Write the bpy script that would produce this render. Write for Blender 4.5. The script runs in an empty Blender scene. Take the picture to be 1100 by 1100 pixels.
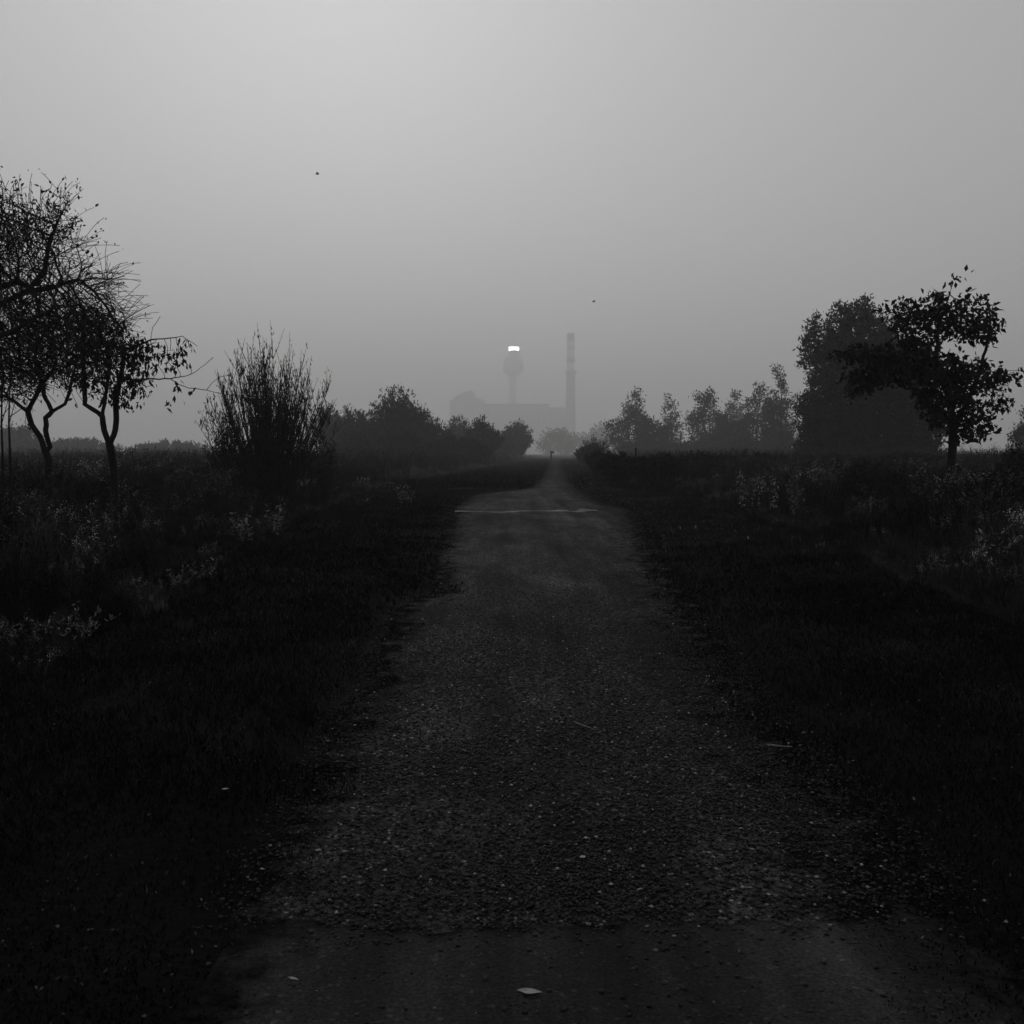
import bpy, math, random
import numpy as np
from mathutils import Vector
from mathutils import noise as mnoise
rng = np.random.default_rng(7)
random.seed(7)
S = bpy.context.scene
COL = S.collection

# ------------------------------------------------------------------ camera
HORIZON = 487.0
PITCH = math.atan((550 - HORIZON) / 1000.0)
CAMZ = 1.6
cd = bpy.data.cameras.new('camera'); cam = bpy.data.objects.new('camera', cd); COL.objects.link(cam)
cam.location = (0, 0, CAMZ); cam.rotation_euler = (math.pi / 2 - PITCH, 0, 0)
cd.sensor_width = 36; cd.lens = 36 * 1000 / 1100; cd.clip_end = 20000; cd.clip_start = 0.05
S.camera = cam

# ------------------------------------------------------------------ sky, sun, exposure
SUN_EL, SUN_AZ = math.radians(27), math.radians(-11)      # azimuth clockwise from +Y
SKY_POW, SKY_STR = 0.24, 0.15
w = bpy.data.worlds.new('World'); S.world = w; w.use_nodes = True
nt = w.node_tree; nt.nodes.clear()
sky = nt.nodes.new('ShaderNodeTexSky'); sky.sky_type = 'NISHITA'; sky.sun_disc = False
sky.sun_elevation = SUN_EL; sky.sun_rotation = SUN_AZ
sky.air_density = 1.0; sky.dust_density = 6.0; sky.ozone_density = 1.0
bw = nt.nodes.new('ShaderNodeRGBToBW'); bg = nt.nodes.new('ShaderNodeBackground'); bg.inputs[1].default_value = SKY_STR
ow = nt.nodes.new('ShaderNodeOutputWorld')
nt.links.new(sky.outputs[0], bw.inputs[0]); pw = nt.nodes.new('ShaderNodeMath'); pw.operation = 'POWER'; pw.inputs[1].default_value = SKY_POW   # thick cloud evens the sky out
nt.links.new(bw.outputs[0], pw.inputs[0]); nt.links.new(pw.outputs[0], bg.inputs[0]); nt.links.new(bg.outputs[0], ow.inputs[0])
ld = bpy.data.lights.new('sun', 'SUN'); ld.energy = 0.25; ld.angle = math.radians(20); ld.color = (1, 0.99, 0.975)
lo = bpy.data.objects.new('sun', ld); COL.objects.link(lo)
sd = Vector((math.sin(SUN_AZ) * math.cos(SUN_EL), math.cos(SUN_AZ) * math.cos(SUN_EL), math.sin(SUN_EL)))
lo.rotation_euler = sd.to_track_quat('Z', 'Y').to_euler(); lo.location = (0, 0, 30)
S.view_settings.view_transform = 'Standard'; S.view_settings.look = 'None'
S.view_settings.exposure = 1.0; S.view_settings.gamma = 1.0
S.cycles.volume_bounces = 3; S.cycles.max_bounces = 6; S.cycles.use_denoising = True
HAZE_DENSITY, HAZE_COLOR = 0.0008, 0.985

# ------------------------------------------------------------------ pixel helpers (photo pixels, 1100 wide)
cp, sp_ = math.cos(PITCH), math.sin(PITCH)
def ray(px, py):
    a, b = px - 550.0, 550.0 - py
    return np.array([a, 1000 * cp + b * sp_, -1000 * sp_ + b * cp])
def at(px, py, Y):
    r = ray(px, py); r = r * (Y / r[1]); return r + np.array([0, 0, CAMZ])
def gp(px, py, z=0.0):
    r = ray(px, py); r = r * ((z - CAMZ) / r[2]); return r + np.array([0, 0, CAMZ])

# path edges traced on flat ground
LE = [(150, 1500), (215, 1250), (255, 1100), (262, 1050), (290, 985), (335, 900), (372, 820), (398, 755), (422, 700), (428, 660), (474, 636),
      (468, 600), (484, 565), (487, 545), (505, 532), (566, 524), (580, 512), (588, 501), (590, 495), (591, 490)]
RE = [(1400, 1500), (1150, 1250), (1085, 1100), (1050, 1050), (1005, 985), (945, 900), (868, 820), (805, 755), (765, 700), (745, 660), (728, 630),
      (712, 600), (698, 570), (682, 548), (650, 538), (624, 524), (614, 510), (607, 501), (603, 495), (600, 490)]
L = np.array([gp(*p)[:2] for p in LE]); R = np.array([gp(*p)[:2] for p in RE])
def xl(y): return np.interp(y, L[:, 1], L[:, 0])
def xr(y): return np.interp(y, R[:, 1], R[:, 0])
def wl(y): return np.interp(y, [0, 5, 14, 42, 60, 200, 600], [-2.6, -3.0, -3.6, -5.3, -3.2, 4.5, 20])   # left edge of the tall weeds
def wr(y): return np.interp(y, [0, 5, 14, 42, 60, 200, 600], [2.9, 3.1, 4.3, 7.2, 6.5, 13, 36])

# value noise, vectorised
_tab = rng.random((64, 64))
def vnoise(x, y, s=1.0, o=0.0):
    x = np.asarray(x, float) / s + o * 7.3 + 1000; y = np.asarray(y, float) / s + o * 3.1 + 1000
    xi = np.floor(x).astype(int); yi = np.floor(y).astype(int); fx = x - xi; fy = y - yi
    fx = fx * fx * (3 - 2 * fx); fy = fy * fy * (3 - 2 * fy)
    g = lambda i, j: _tab[i % 64, j % 64]
    return (g(xi, yi) * (1 - fx) + g(xi + 1, yi) * fx) * (1 - fy) + (g(xi, yi + 1) * (1 - fx) + g(xi + 1, yi + 1) * fx) * fy
def sstep(a, b, v):
    t = np.clip((v - a) / (b - a), 0, 1); return t * t * (3 - 2 * t)
def gh(x, y):
    x = np.asarray(x, float); y = np.asarray(y, float)
    out = np.maximum(wl(y) - x, x - wr(y))
    h = 0.42 * sstep(-0.4, 4.5, out)
    side = np.maximum(xl(y) - x, x - xr(y))
    h = h + sstep(0.0, 0.6, side) * (0.03 + 0.10 * (vnoise(x, y, 1.9) - 0.4) * sstep(0, 1.5, side))
    h = h + sstep(1, 6, out) * 0.25 * (vnoise(x, y, 7, 2) - 0.5)
    return h

# ------------------------------------------------------------------ materials (the photograph is black and white)
def mat(name, a, b=None, rough=0.8, scale=6.0, bump=0.0, bscale=40.0, tone=False, spec=0.3, detail=6, dist=0.02, obj=True):
    b = a if b is None else b
    m = bpy.data.materials.new(name); m.use_nodes = True
    t = m.node_tree; t.nodes.clear(); N = t.nodes.new; K = t.links.new
    o = N('ShaderNodeOutputMaterial'); p = N('ShaderNodeBsdfPrincipled'); K(p.outputs[0], o.inputs[0])
    p.inputs['Roughness'].default_value = rough; p.inputs['Specular IOR Level'].default_value = spec
    tc = N('ShaderNodeTexCoord'); nz = N('ShaderNodeTexNoise'); nz.inputs['Scale'].default_value = scale; nz.inputs['Detail'].default_value = detail
    K(tc.outputs['Object'], nz.inputs['Vector'])
    mr = N('ShaderNodeMapRange'); mr.inputs[1].default_value = 0.3; mr.inputs[2].default_value = 0.7
    mr.inputs[3].default_value = a; mr.inputs[4].default_value = b; K(nz.outputs[0], mr.inputs[0])
    src = mr.outputs[0]
    if tone:
        at_ = N('ShaderNodeAttribute'); at_.attribute_name = 'tone'
        mu = N('ShaderNodeMath'); mu.operation = 'MULTIPLY'; K(src, mu.inputs[0]); K(at_.outputs['Fac'], mu.inputs[1]); src = mu.outputs[0]
    cb = N('ShaderNodeCombineColor')
    for i in range(3): K(src, cb.inputs[i])
    K(cb.outputs[0], p.inputs['Base Color'])
    if bump:
        n2 = N('ShaderNodeTexNoise'); n2.inputs['Scale'].default_value = bscale; n2.inputs['Detail'].default_value = 8; K(tc.outputs['Object'], n2.inputs['Vector'])
        bp = N('ShaderNodeBump'); bp.inputs['Strength'].default_value = bump; bp.inputs['Distance'].default_value = dist
        K(n2.outputs[0], bp.inputs['Height']); K(bp.outputs[0], p.inputs['Normal'])
    return m

def path_mat(name, PATH_A, PATH_B, sc=38, lo=0.15, hi=1.9, spk_=3.2, bmp=0.8, eamp=0.55):
    m = mat(name, 0.0, 0.0)
    t = m.node_tree; N = t.nodes.new; K = t.links.new
    p = [n for n in t.nodes if n.type == 'BSDF_PRINCIPLED'][0]; tc = [n for n in t.nodes if n.type == 'TEX_COORD'][0]
    def nz(s, d=8, stretch=None):
        n = N('ShaderNodeTexNoise'); n.inputs['Scale'].default_value = s; n.inputs['Detail'].default_value = d; n.inputs['Roughness'].default_value = 0.65
        if stretch:
            mp = N('ShaderNodeMapping'); mp.inputs['Scale'].default_value = stretch; K(tc.outputs['Object'], mp.inputs[0]); K(mp.outputs[0], n.inputs['Vector'])
        else: K(tc.outputs['Object'], n.inputs['Vector'])
        return n.outputs[0]
    def rng_(v, a, b, c, d):
        q = N('ShaderNodeMapRange'); q.inputs[1].default_value = a; q.inputs[2].default_value = b; q.inputs[3].default_value = c; q.inputs[4].default_value = d
        K(v, q.inputs[0]); return q.outputs[0]
    def mul(a, b):
        q = N('ShaderNodeMath'); q.operation = 'MULTIPLY'; K(a, q.inputs[0]); K(b, q.inputs[1]); return q.outputs[0]
    big = rng_(nz(0.55, 5, (1, 0.45, 1)), 0.32, 0.7, PATH_A, PATH_B)
    fine = rng_(nz(sc, 8), 0.36, 0.64, lo, hi)
    trk = rng_(nz(2.2, 6, (1, 0.22, 1)), 0.35, 0.7, 0.55, 1.45)
    vo = N('ShaderNodeTexVoronoi'); vo.inputs['Scale'].default_value = 75; K(tc.outputs['Object'], vo.inputs['Vector'])
    st = N('ShaderNodeSeparateColor'); K(vo.outputs['Color'], st.inputs[0])
    spk = rng_(st.outputs[0], 0.93, 1.0, 1.0, spk_)
    rut = rng_(nz(1.7, 4, (1, 0.035, 1)), 0.36, 0.66, 0.6, 1.5)          # wheel streaks along the track
    c = mul(mul(mul(mul(big, fine), trk), rut), spk)
    ea = N('ShaderNodeAttribute'); ea.attribute_name = 'tone'        # 0 at the ragged border, 1 inside
    e1 = N('ShaderNodeMath'); e1.operation = 'ADD'; K(ea.outputs['Fac'], e1.inputs[0]); K(rng_(nz(5.5, 9), 0.3, 0.7, -eamp, eamp), e1.inputs[1])
    ef = rng_(e1.outputs[0], 0.25, 0.85, 0.0, 1.0); sm = N('ShaderNodeMix'); K(ef, sm.inputs['Factor']); K(rng_(nz(20, 6), 0.35, 0.65, 0.003, 0.013), sm.inputs['A']); K(c, sm.inputs['B']); c = sm.outputs['Result']
    cb = N('ShaderNodeCombineColor')
    for i in range(3): K(c, cb.inputs[i])
    K(cb.outputs[0], p.inputs['Base Color'])
    add = N('ShaderNodeMath'); add.operation = 'ADD'; K(nz(30, 9), add.inputs[0]); K(vo.outputs['Distance'], add.inputs[1])
    bp = N('ShaderNodeBump'); bp.inputs['Strength'].default_value = bmp; bp.inputs['Distance'].default_value = 0.02
    K(add.outputs[0], bp.inputs['Height']); K(bp.outputs[0], p.inputs['Normal'])
    p.inputs['Roughness'].default_value = 0.95; K(rng_(ef, 0, 1, 0.0, 0.06), p.inputs['Specular IOR Level'])
    return m
M = dict(
    soil=mat('dark soil and turf', 0.002, 0.007, 0.95, 1.3, 0.8, 25, spec=0.02),
    path=path_mat('gravel path', 0.009, 0.044, lo=0.05, hi=2.7, spk_=5.0),
    asphalt=path_mat('worn asphalt', 0.019, 0.029, 90, 0.6, 1.4, 2.0, 0.25),
    strip=path_mat('pale gravel', 0.12, 0.20, 30, 0.3, 1.8, 2.0, 0.6, 0.8),
    stone=mat('gravel stone', 0.016, 0.026, 0.6, 60, tone=True, spec=0.2),
    bark=mat('dark bark', 0.006, 0.016, 0.95, 14, 0.6, 50, spec=0.1),
    leaf=mat('tree leaf', 0.010, 0.022, 0.85, 3, tone=True, spec=0.05),
    grass=mat('short turf blade', 0.003, 0.011, 0.9, 2, tone=True, spec=0.03),
    weed=mat('tall weed', 0.010, 0.022, 0.85, 1.2, tone=True, spec=0.04),
    pale=mat('pale weed leaf', 0.16, 0.28, 0.7, 8, tone=True, spec=0.2),
    wood=mat('weathered wood', 0.008, 0.016, 0.9, 20, 0.5, 60),
    metal=mat('dark metal', 0.05, 0.08, 0.6, 8),
    concrete=mat('far concrete', 0.66, 0.72, 0.9, 0.05),
    cladding=mat('far cladding', 0.26, 0.30, 0.9, 0.03),
    band_dark=mat('dark painted band', 0.03, 0.04, 0.9, 0.1),
    band_light=mat('light painted band', 0.5, 0.55, 0.9, 0.1),
    pane=mat('far window pane', 0.20, 0.24, 0.6, 0.1),
    pale_render=mat('pale tower render', 0.68, 0.74, 0.9, 0.05),
    feather=mat('fallen leaf', 0.18, 0.36, 0.7, 60, 0.4, 200),
    twig=mat('bleached twig', 0.10, 0.2, 0.8, 60),
    bird=mat('bird plumage', 0.02, 0.03, 0.9),
)
ml = bpy.data.materials.new('lit glazing'); ml.use_nodes = True
_p = ml.node_tree.nodes['Principled BSDF']; _p.inputs['Base Color'].default_value = (0.8, 0.8, 0.8, 1)
_p.inputs['Emission Color'].default_value = (1, 1, 1, 1); _p.inputs['Emission Strength'].default_value = 9
M['lit'] = ml

# ------------------------------------------------------------------ object helpers
def mesh_obj(name, V, Fs, m, parent=None, tone=None, smooth=False, kind=None):
    V = np.asarray(V, np.float32)
    if parent is not None: V = V - np.array(parent.location, np.float32)
    if isinstance(Fs, np.ndarray): Fs = [Fs]
    Fs = [f for f in Fs if len(f)]
    me = bpy.data.meshes.new(name)
    me.vertices.add(len(V)); me.vertices.foreach_set('co', V.ravel())
    li = np.concatenate([f.ravel() for f in Fs]).astype(np.int32)
    cnt = np.concatenate([np.full(len(f), f.shape[1]) for f in Fs]).astype(np.int32)
    st = np.concatenate([[0], np.cumsum(cnt)[:-1]]).astype(np.int32)
    me.loops.add(len(li)); me.loops.foreach_set('vertex_index', li)
    me.polygons.add(len(cnt)); me.polygons.foreach_set('loop_start', st)
    try: me.polygons.foreach_set('loop_total', cnt)
    except Exception: pass
    if smooth: me.polygons.foreach_set('use_smooth', np.ones(len(cnt), bool))
    if tone is not None:
        at_ = me.attributes.new('tone', 'FLOAT', 'POINT'); at_.data.foreach_set('value', np.asarray(tone, np.float32))
    me.update(calc_edges=True); me.materials.append(m)
    o = bpy.data.objects.new(name, me); COL.objects.link(o)
    if parent is not None: o.parent = parent
    if kind: o['kind'] = kind
    return o
def tag(o, label, cat, group=None):
    o['label'] = label; o['category'] = cat
    if group: o['group'] = group
    return o
def thing(name, label, cat, loc, group=None):
    o = bpy.data.objects.new(name, None); COL.objects.link(o); o.location = [float(c) for c in loc]; o.empty_display_size = 0.2
    return tag(o, label, cat, group)
def box(x0, x1, y0, y1, z0, z1):
    V = np.array([(x, y, z) for z in (z0, z1) for y in (y0, y1) for x in (x0, x1)], float)
    return V, np.array([(0, 2, 3, 1), (4, 5, 7, 6), (0, 1, 5, 4), (2, 6, 7, 3), (0, 4, 6, 2), (1, 3, 7, 5)])
def join(parts):
    Vs, Fq, n = [], {}, 0
    for V, F in parts:
        for f in (F if isinstance(F, list) else [F]): Fq.setdefault(f.shape[1], []).append(f + n)
        Vs.append(V); n += len(V)
    return np.concatenate(Vs), [np.concatenate(v) for v in Fq.values()]
def lathe(cx, cy, prof, n=32):
    a = np.arange(n) * 2 * np.pi / n
    V = np.concatenate([np.stack([cx + r * np.cos(a), cy + r * np.sin(a), np.full(n, z)], 1) for r, z in prof])
    F = [[k * n + i, k * n + (i + 1) % n, (k + 1) * n + (i + 1) % n, (k + 1) * n + i] for k in range(len(prof) - 1) for i in range(n)]
    return V, np.array(F)
def tube(pts, rad, n=6):
    pts = np.asarray(pts, float); par = np.arange(len(pts)) - 1
    return tubes(pts, par, np.asarray(rad, float) * np.ones(len(pts)), n)
def tubes(P, par, r, n=5, main=None):
    """a prism for each edge parent -> node; edges on a main chain share their rings"""
    N = len(P); e = np.where(par >= 0)[0]; pp = par[e]
    d = P[e] - P[pp]; ln = np.linalg.norm(d, axis=1, keepdims=True); d = d / np.maximum(ln, 1e-9)
    if main is None:
        main = np.full(N, -1); best = np.full(N, -1.0)
        for i in range(len(e)):
            q = pp[i]
            if r[e[i]] > best[q]: best[q] = r[e[i]]; main[q] = e[i]
    din = np.zeros((N, 3)); din[e] = d
    tan = din.copy(); has = main >= 0; tan[has] += din[main[has]]
    tan /= np.maximum(np.linalg.norm(tan, axis=1, keepdims=True), 1e-9)
    is_main = main[pp] == e
    ta = np.where(is_main[:, None], tan[pp], d); tb = tan[e]
    ra = np.where(is_main, np.minimum(r[pp], r[e] * 1.6), r[e] * 1.15); rb = r[e]
    def ring(c, t, rr):
        ref = np.array([0.83, 0.51, 0.13]); u = np.cross(t, ref); u /= np.maximum(np.linalg.norm(u, axis=1, keepdims=True), 1e-6); v = np.cross(t, u)
        a = np.arange(n) * 2 * np.pi / n
        return c[:, None] + rr[:, None, None] * (np.cos(a)[None, :, None] * u[:, None] + np.sin(a)[None, :, None] * v[:, None])
    A = ring(P[pp], ta, ra); B = ring(P[e], tb, rb); E = len(e)
    V = np.concatenate([A, B], 1).reshape(-1, 3); base = np.arange(E)[:, None] * 2 * n
    i = np.arange(n); F = np.stack([base + i, base + (i + 1) % n, base + n + (i + 1) % n, base + n + i], 2).reshape(-1, 4)
    return V, F, e

def leaves(C, size, direction=None, spread=1.0, aspect=0.5, var=0.4, flat=0.25):
    """one folded leaf for each centre C"""
    n = len(C); d = rng.normal(size=(n, 3)) * spread
    if direction is not None: d = d + np.asarray(direction)
    d /= np.linalg.norm(d, axis=1, keepdims=True)
    s = rng.normal(size=(n, 3)); s -= (s * d).sum(1, keepdims=True) * d; s /= np.linalg.norm(s, axis=1, keepdims=True)
    nn = np.cross(d, s); sz = (size * (1 + var * (rng.random(n) * 2 - 1)))[:, None]
    a = C; tip = C + d * sz; mid = C + d * sz * 0.45
    l = mid + s * sz * aspect * 0.5 + nn * sz * flat * 0.4; r_ = mid - s * sz * aspect * 0.5 + nn * sz * flat * 0.4
    V = np.stack([a, l, tip, r_], 1).reshape(-1, 3); b = np.arange(n)[:, None] * 4
    F = np.concatenate([b + np.array([0, 1, 2]), b + np.array([0, 2, 3])]); return V, F
def ltone(n, k, lo=0.6, hi=1.5): return np.repeat(lo + (hi - lo) * rng.random(n) ** 1.5, k)

# ------------------------------------------------------------------ tree growth (space colonisation in a given crown)
def colonize(att, P, par, step, infl, kill, jitter=0.15, bias=(0, 0, 0), iters=140, maxn=9000):
    P = [np.array(p, float) for p in P]; par = list(par)
    A = np.array(att); best = np.full(len(A), 1e9); idx = np.zeros(len(A), int)
    new = np.array(P); off = 0; bias = np.array(bias)
    for it in range(iters):
        D = np.linalg.norm(A[:, None] - new[None], axis=2); j = D.argmin(1); dm = D[np.arange(len(A)), j]
        up = dm < best; best[up] = dm[up]; idx[up] = j[up] + off
        keep = best > kill; A = A[keep]; best = best[keep]; idx = idx[keep]
        if len(A) < 5 or len(P) > maxn: break
        act = best < infl
        if not act.any():
            act = best <= best.min() + step
        PA = np.array(P); v = A[act] - PA[idx[act]]; v /= np.linalg.norm(v, axis=1, keepdims=True)
        un, inv = np.unique(idx[act], return_inverse=True); s = np.zeros((len(un), 3)); np.add.at(s, inv, v)
        s /= np.maximum(np.linalg.norm(s, axis=1, keepdims=True), 1e-6)
        s += bias + rng.normal(size=s.shape) * jitter; s /= np.linalg.norm(s, axis=1, keepdims=True)
        nw = PA[un] + s * step; off = len(P)
        for q, k in zip(nw, un): P.append(q); par.append(int(k))
        new = nw
    return np.array(P), np.array(par)
def pipe(par, tip, base, nseed):
    N = len(par); cnt = np.zeros(N); kids = np.zeros(N, int)
    for i in range(N):
        if par[i] >= 0: kids[par[i]] += 1
    for i in range(N - 1, -1, -1):
        if kids[i] == 0: cnt[i] += 1
        if par[i] >= 0: cnt[par[i]] += cnt[i]
    e = math.log(max(base / tip, 1.01)) / math.log(max(cnt[0], 2))
    return tip * cnt ** e, kids, cnt
def crown_points(ells, Y, n, clump=0, csd=0.3):
    vol = np.array([e[2] * e[3] * e[4] for e in ells], float); k = rng.choice(len(ells), n if not clump else clump, p=vol / vol.sum())
    d = rng.normal(size=(len(k), 3)); d /= np.linalg.norm(d, axis=1, keepdims=True); d *= rng.random((len(k), 1)) ** 0.4
    out = []
    for kk, q in zip(k, d):
        px, py, rx, ry, rd = ells[kk]; y = Y + q[1] * rd
        c = at(px, py, Y); s = Y / 1000.0
        out.append([c[0] + q[0] * rx * s, y, c[2] + q[2] * ry * s])
    out = np.array(out)
    if clump: out = out[rng.integers(0, clump, n)] + rng.normal(size=(n, 3)) * csd
    return out

def tree(name, label, cat, Y, trunks, crown, base_r, tip_r, step, infl, kill, natt, leaf=0.1, per=3, leafdir=None, leafspread=0.7,
         group=None, clump=0, csd=0.3, jitter=0.18, bias=(0, 0, 0), aspect=0.5, leafmask=None, sides=5, leafoff=0.1, tone=(0.6, 1.5), maxn=9000, tipdepth=3, extra=None, sprays=None):
    """trunks: polylines of photo pixels (px, py[, dY]); the first starts at the base, others may start on an earlier one"""
    P, par, trunkset = [], [], []
    for ti, tr in enumerate(trunks):
        pts = [at(t[0], t[1], Y + (t[2] if len(t) > 2 else 0)) for t in tr]
        if ti == 0:
            b = pts[0]; g = float(gh(b[0], b[1])) - 0.1
            if g < b[2] - 0.05: pts = [np.array([b[0], b[1], g])] + pts
            last = -1
        else:
            last = int(np.linalg.norm(np.array(P) - pts[0], axis=1).argmin())
            if np.linalg.norm(P[last] - pts[0]) < step * 1.2: pts = pts[1:]
        for q in pts:
            prev = P[last] if last >= 0 else None
            if prev is not None:
                n = max(1, int(np.linalg.norm(q - prev) / (step * 1.0)))
                for k in range(1, n + 1):
                    jit = rng.normal(size=3) * step * 0.07 if k < n else 0
                    P.append(prev + (q - prev) * k / n + jit); par.append(last); last = len(P) - 1
            else:
                P.append(q); par.append(-1); last = 0
        if ti == 0: trunkset = list(range(len(P)))
    nseed = len(P)
    att = crown_points(crown, Y, natt, clump, csd)
    P, par = colonize(att, P, par, step, infl, kill, jitter, bias, maxn=maxn)
    if sprays:                                   # long arching one-year shoots
        ns, ln, sd = sprays; PL, pl = list(P), list(par)
        for j in rng.integers(nseed, len(P), ns):
            d = P[j] - P[par[j]]; d = d / np.linalg.norm(d) + np.array(sd) + rng.normal(size=3) * 0.35; d /= np.linalg.norm(d); L_ = ln * (0.4 + 0.9 * rng.random()); q = P[j]; last = int(j)
            for t in range(5):
                q = q + d * L_ / 5; d = d + np.array([0.03, 0, -0.06]) + rng.normal(size=3) * 0.05; d /= np.linalg.norm(d); PL.append(q); pl.append(last); last = len(PL) - 1
        P, par = np.array(PL), np.array(pl)
    r, kids, cnt = pipe(par, tip_r, base_r, nseed)
    r[:1] *= 1.25
    root = thing(name, label, cat, (P[0][0], P[0][1], P[0][2]), group)
    V, F, e = tubes(P, par, r, sides); F = F.reshape(-1, sides, 4)
    tset = np.zeros(len(P), bool); tset[trunkset] = True
    def sub(mask):
        f = F[mask].reshape(-1, 4); u, inv = np.unique(f, return_inverse=True); return V[u], inv.reshape(-1, 4)
    tm = tset[e]; v, f = sub(tm); mesh_obj('trunk', v, f, M['bark'], root, smooth=True)
    if (~tm).any(): v, f = sub(~tm); mesh_obj('branches', v, f, M['bark'], root, smooth=True)
    if per > 0:
        depth = np.zeros(len(P), int)
        for i in range(len(P) - 1, 0, -1):
            if par[i] >= 0: depth[par[i]] = max(depth[par[i]], depth[i] + 1)
        ok = (depth < tipdepth) & (np.arange(len(P)) >= nseed)
        if leafmask is not None: ok &= np.array([leafmask(q) for q in P])
        C = P[ok]; C = np.repeat(C, per, 0); C = C + rng.normal(size=C.shape) * leafoff
        if extra is not None: C = np.concatenate([C, extra])
        if len(C):
            LV, LF = leaves(C, leaf, leafdir, leafspread, aspect); mesh_obj('foliage', LV, LF, M['leaf'], root, tone=ltone(len(C), 4, *tone))
    return root

def bush(name, label, Y, px, top, half, nstem, leaf, nleaf, group=None, prof=None, base_py=None, cat='bush', stem_r=0.02, lean=1.0, up=0.8, dY=None,
         tone=(0.6, 1.5), lstart=0.25, twigs=3, bottom=0.0, aspect=0.35, hvar=0.72, fan=1.5):
    """many stems fanning from the ground; prof(u) gives the height share at u in -1..1 across the bush"""
    c = at(px, HORIZON, Y); x0 = c[0]; g = float(gh(x0, Y)); H = at(px, top, Y)[2] - g; W = half * Y / 1000.0; D = dY if dY else W
    prof = prof or (lambda u: math.sqrt(max(0, 1 - u * u)))
    P, par, seg = [], [], []
    C = []
    for s in range(nstem):
        a = random.random() * 2 * math.pi; q = math.sqrt(random.random()); ux, uy = q * math.cos(a), q * math.sin(a)
        h = H * max(0.12, prof(ux)) * max(0.3, (1 - 0.55 * uy * uy)) * random.uniform(hvar, 1.0)
        bx, by = x0 + ux * W * 0.28, Y + uy * D * 0.28; tx, ty = x0 + ux * W * lean, Y + uy * D * lean
        n = 8; last = -1
        ph = random.random() * 6
        pts = []
        for k in range(n + 1):
            t = k / n; e = t ** fan
            pts.append(np.array([bx + (tx - bx) * e + 0.03 * W * math.sin(ph + 4 * t), by + (ty - by) * e + 0.03 * W * math.cos(ph + 3 * t), float(gh(bx, by)) - 0.05 + (h + 0.05) * t]))
        i0 = len(P)
        for k, q_ in enumerate(pts):
            P.append(q_); par.append(i0 + k - 1 if k else -1); seg.append(stem_r * (1 - 0.8 * k / n))
        for k in range(twigs):
            j = random.randint(3, n - 1); dirn = np.array([random.gauss(0, .6), random.gauss(0, .6), up]); dirn /= np.linalg.norm(dirn); ln = h * random.uniform(0.08, 0.22)
            b = pts[j]; a_ = len(P); P.append(b + dirn * ln * 0.5); par.append(i0 + j); seg.append(stem_r * 0.3)
            P.append(b + dirn * ln + np.array([0, 0, ln * 0.1])); par.append(a_); seg.append(stem_r * 0.15)
            for z in range(nleaf // 3):
                C.append(b + dirn * ln * random.random() + rng.normal(size=3) * leaf * 0.3)
        for z in range(nleaf):
            t = bottom + (1 - bottom) * (lstart + (1 - lstart) * random.random()); k = min(n - 1, int(t * n)); f = t * n - k
            C.append(pts[k] * (1 - f) + pts[min(k + 1, n)] * f + np.array([random.gauss(0, leaf * .5), random.gauss(0, leaf * .5), random.gauss(0, leaf * .3)]))
    P = np.array(P); par = np.array(par)
    root = thing(name, label, cat, (x0, Y, g), group)
    V, F, e = tubes(P, par, np.array(seg), 4); mesh_obj('stem_cluster', V, F, M['bark'], root, smooth=True)
    C = np.array(C); LV, LF = leaves(C, leaf, (0, 0, up), 0.6, aspect); mesh_obj('foliage', LV, LF, M['leaf'], root, tone=ltone(len(C), 4, *tone))
    return root

# ------------------------------------------------------------------ ground: one sheet to the horizon
def graded(lim, first, mult, lo=None):
    v = [0.0]; s = first
    while v[-1] < lim:
        v.append(v[-1] + s)
        if v[-1] > 6: s = s * mult
    return np.array(v)
gx = graded(5500, 0.09, 1.07); gx = np.concatenate([-gx[:0:-1], gx])
gy = graded(5500, 0.11, 1.027); gy = np.concatenate([-graded(60, 1.5, 1.3)[:0:-1], gy])
XX, YY = np.meshgrid(gx, gy); nx, ny = len(gx), len(gy)
ZZ = gh(XX, YY)
V = np.stack([XX.ravel(), YY.ravel(), ZZ.ravel()], 1); i = np.arange(nx * ny).reshape(ny, nx)
F = np.stack([i[:-1, :-1].ravel(), i[:-1, 1:].ravel(), i[1:, 1:].ravel(), i[1:, :-1].ravel()], 1)
mesh_obj('ground', V, F, M['soil'], smooth=True, kind='structure')

# path, asphalt apron and the pale strip across it
def ribbon(name, ys, la, ra, z, m, nseg=14, kind='structure'):
    rows = []; tn = []
    for k, y in enumerate(ys):
        a, b = la(y, k), ra(y, k); xs = a + (b - a) * (0.5 - 0.5 * np.cos(np.linspace(0, np.pi, nseg))); tn.append(np.clip(np.minimum((xs - a) / (0.30 + 0.02 * max(y, 0)), (b - xs) / (0.75 + 0.02 * max(y, 0))), 0, 1.6)); rows.append(np.stack([xs, np.full(nseg, y), np.full(nseg, z)], 1))
    V = np.concatenate(rows); i = np.arange(len(V)).reshape(len(ys), nseg)
    F = np.stack([i[:-1, :-1].ravel(), i[:-1, 1:].ravel(), i[1:, 1:].ravel(), i[1:, :-1].ravel()], 1)
    return mesh_obj(name, V, F, m, kind=kind, tone=np.concatenate(tn))
def edge_n(y, o): return 0.22 * (vnoise(y, 0, 0.5, o) - 0.5) + 0.12 * (vnoise(y, 0, 0.13, o) - 0.5)
ysp = np.concatenate([np.arange(-4, 12, 0.05), np.arange(12, 45, 0.15), np.arange(45, 480, 1.5)])
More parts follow.
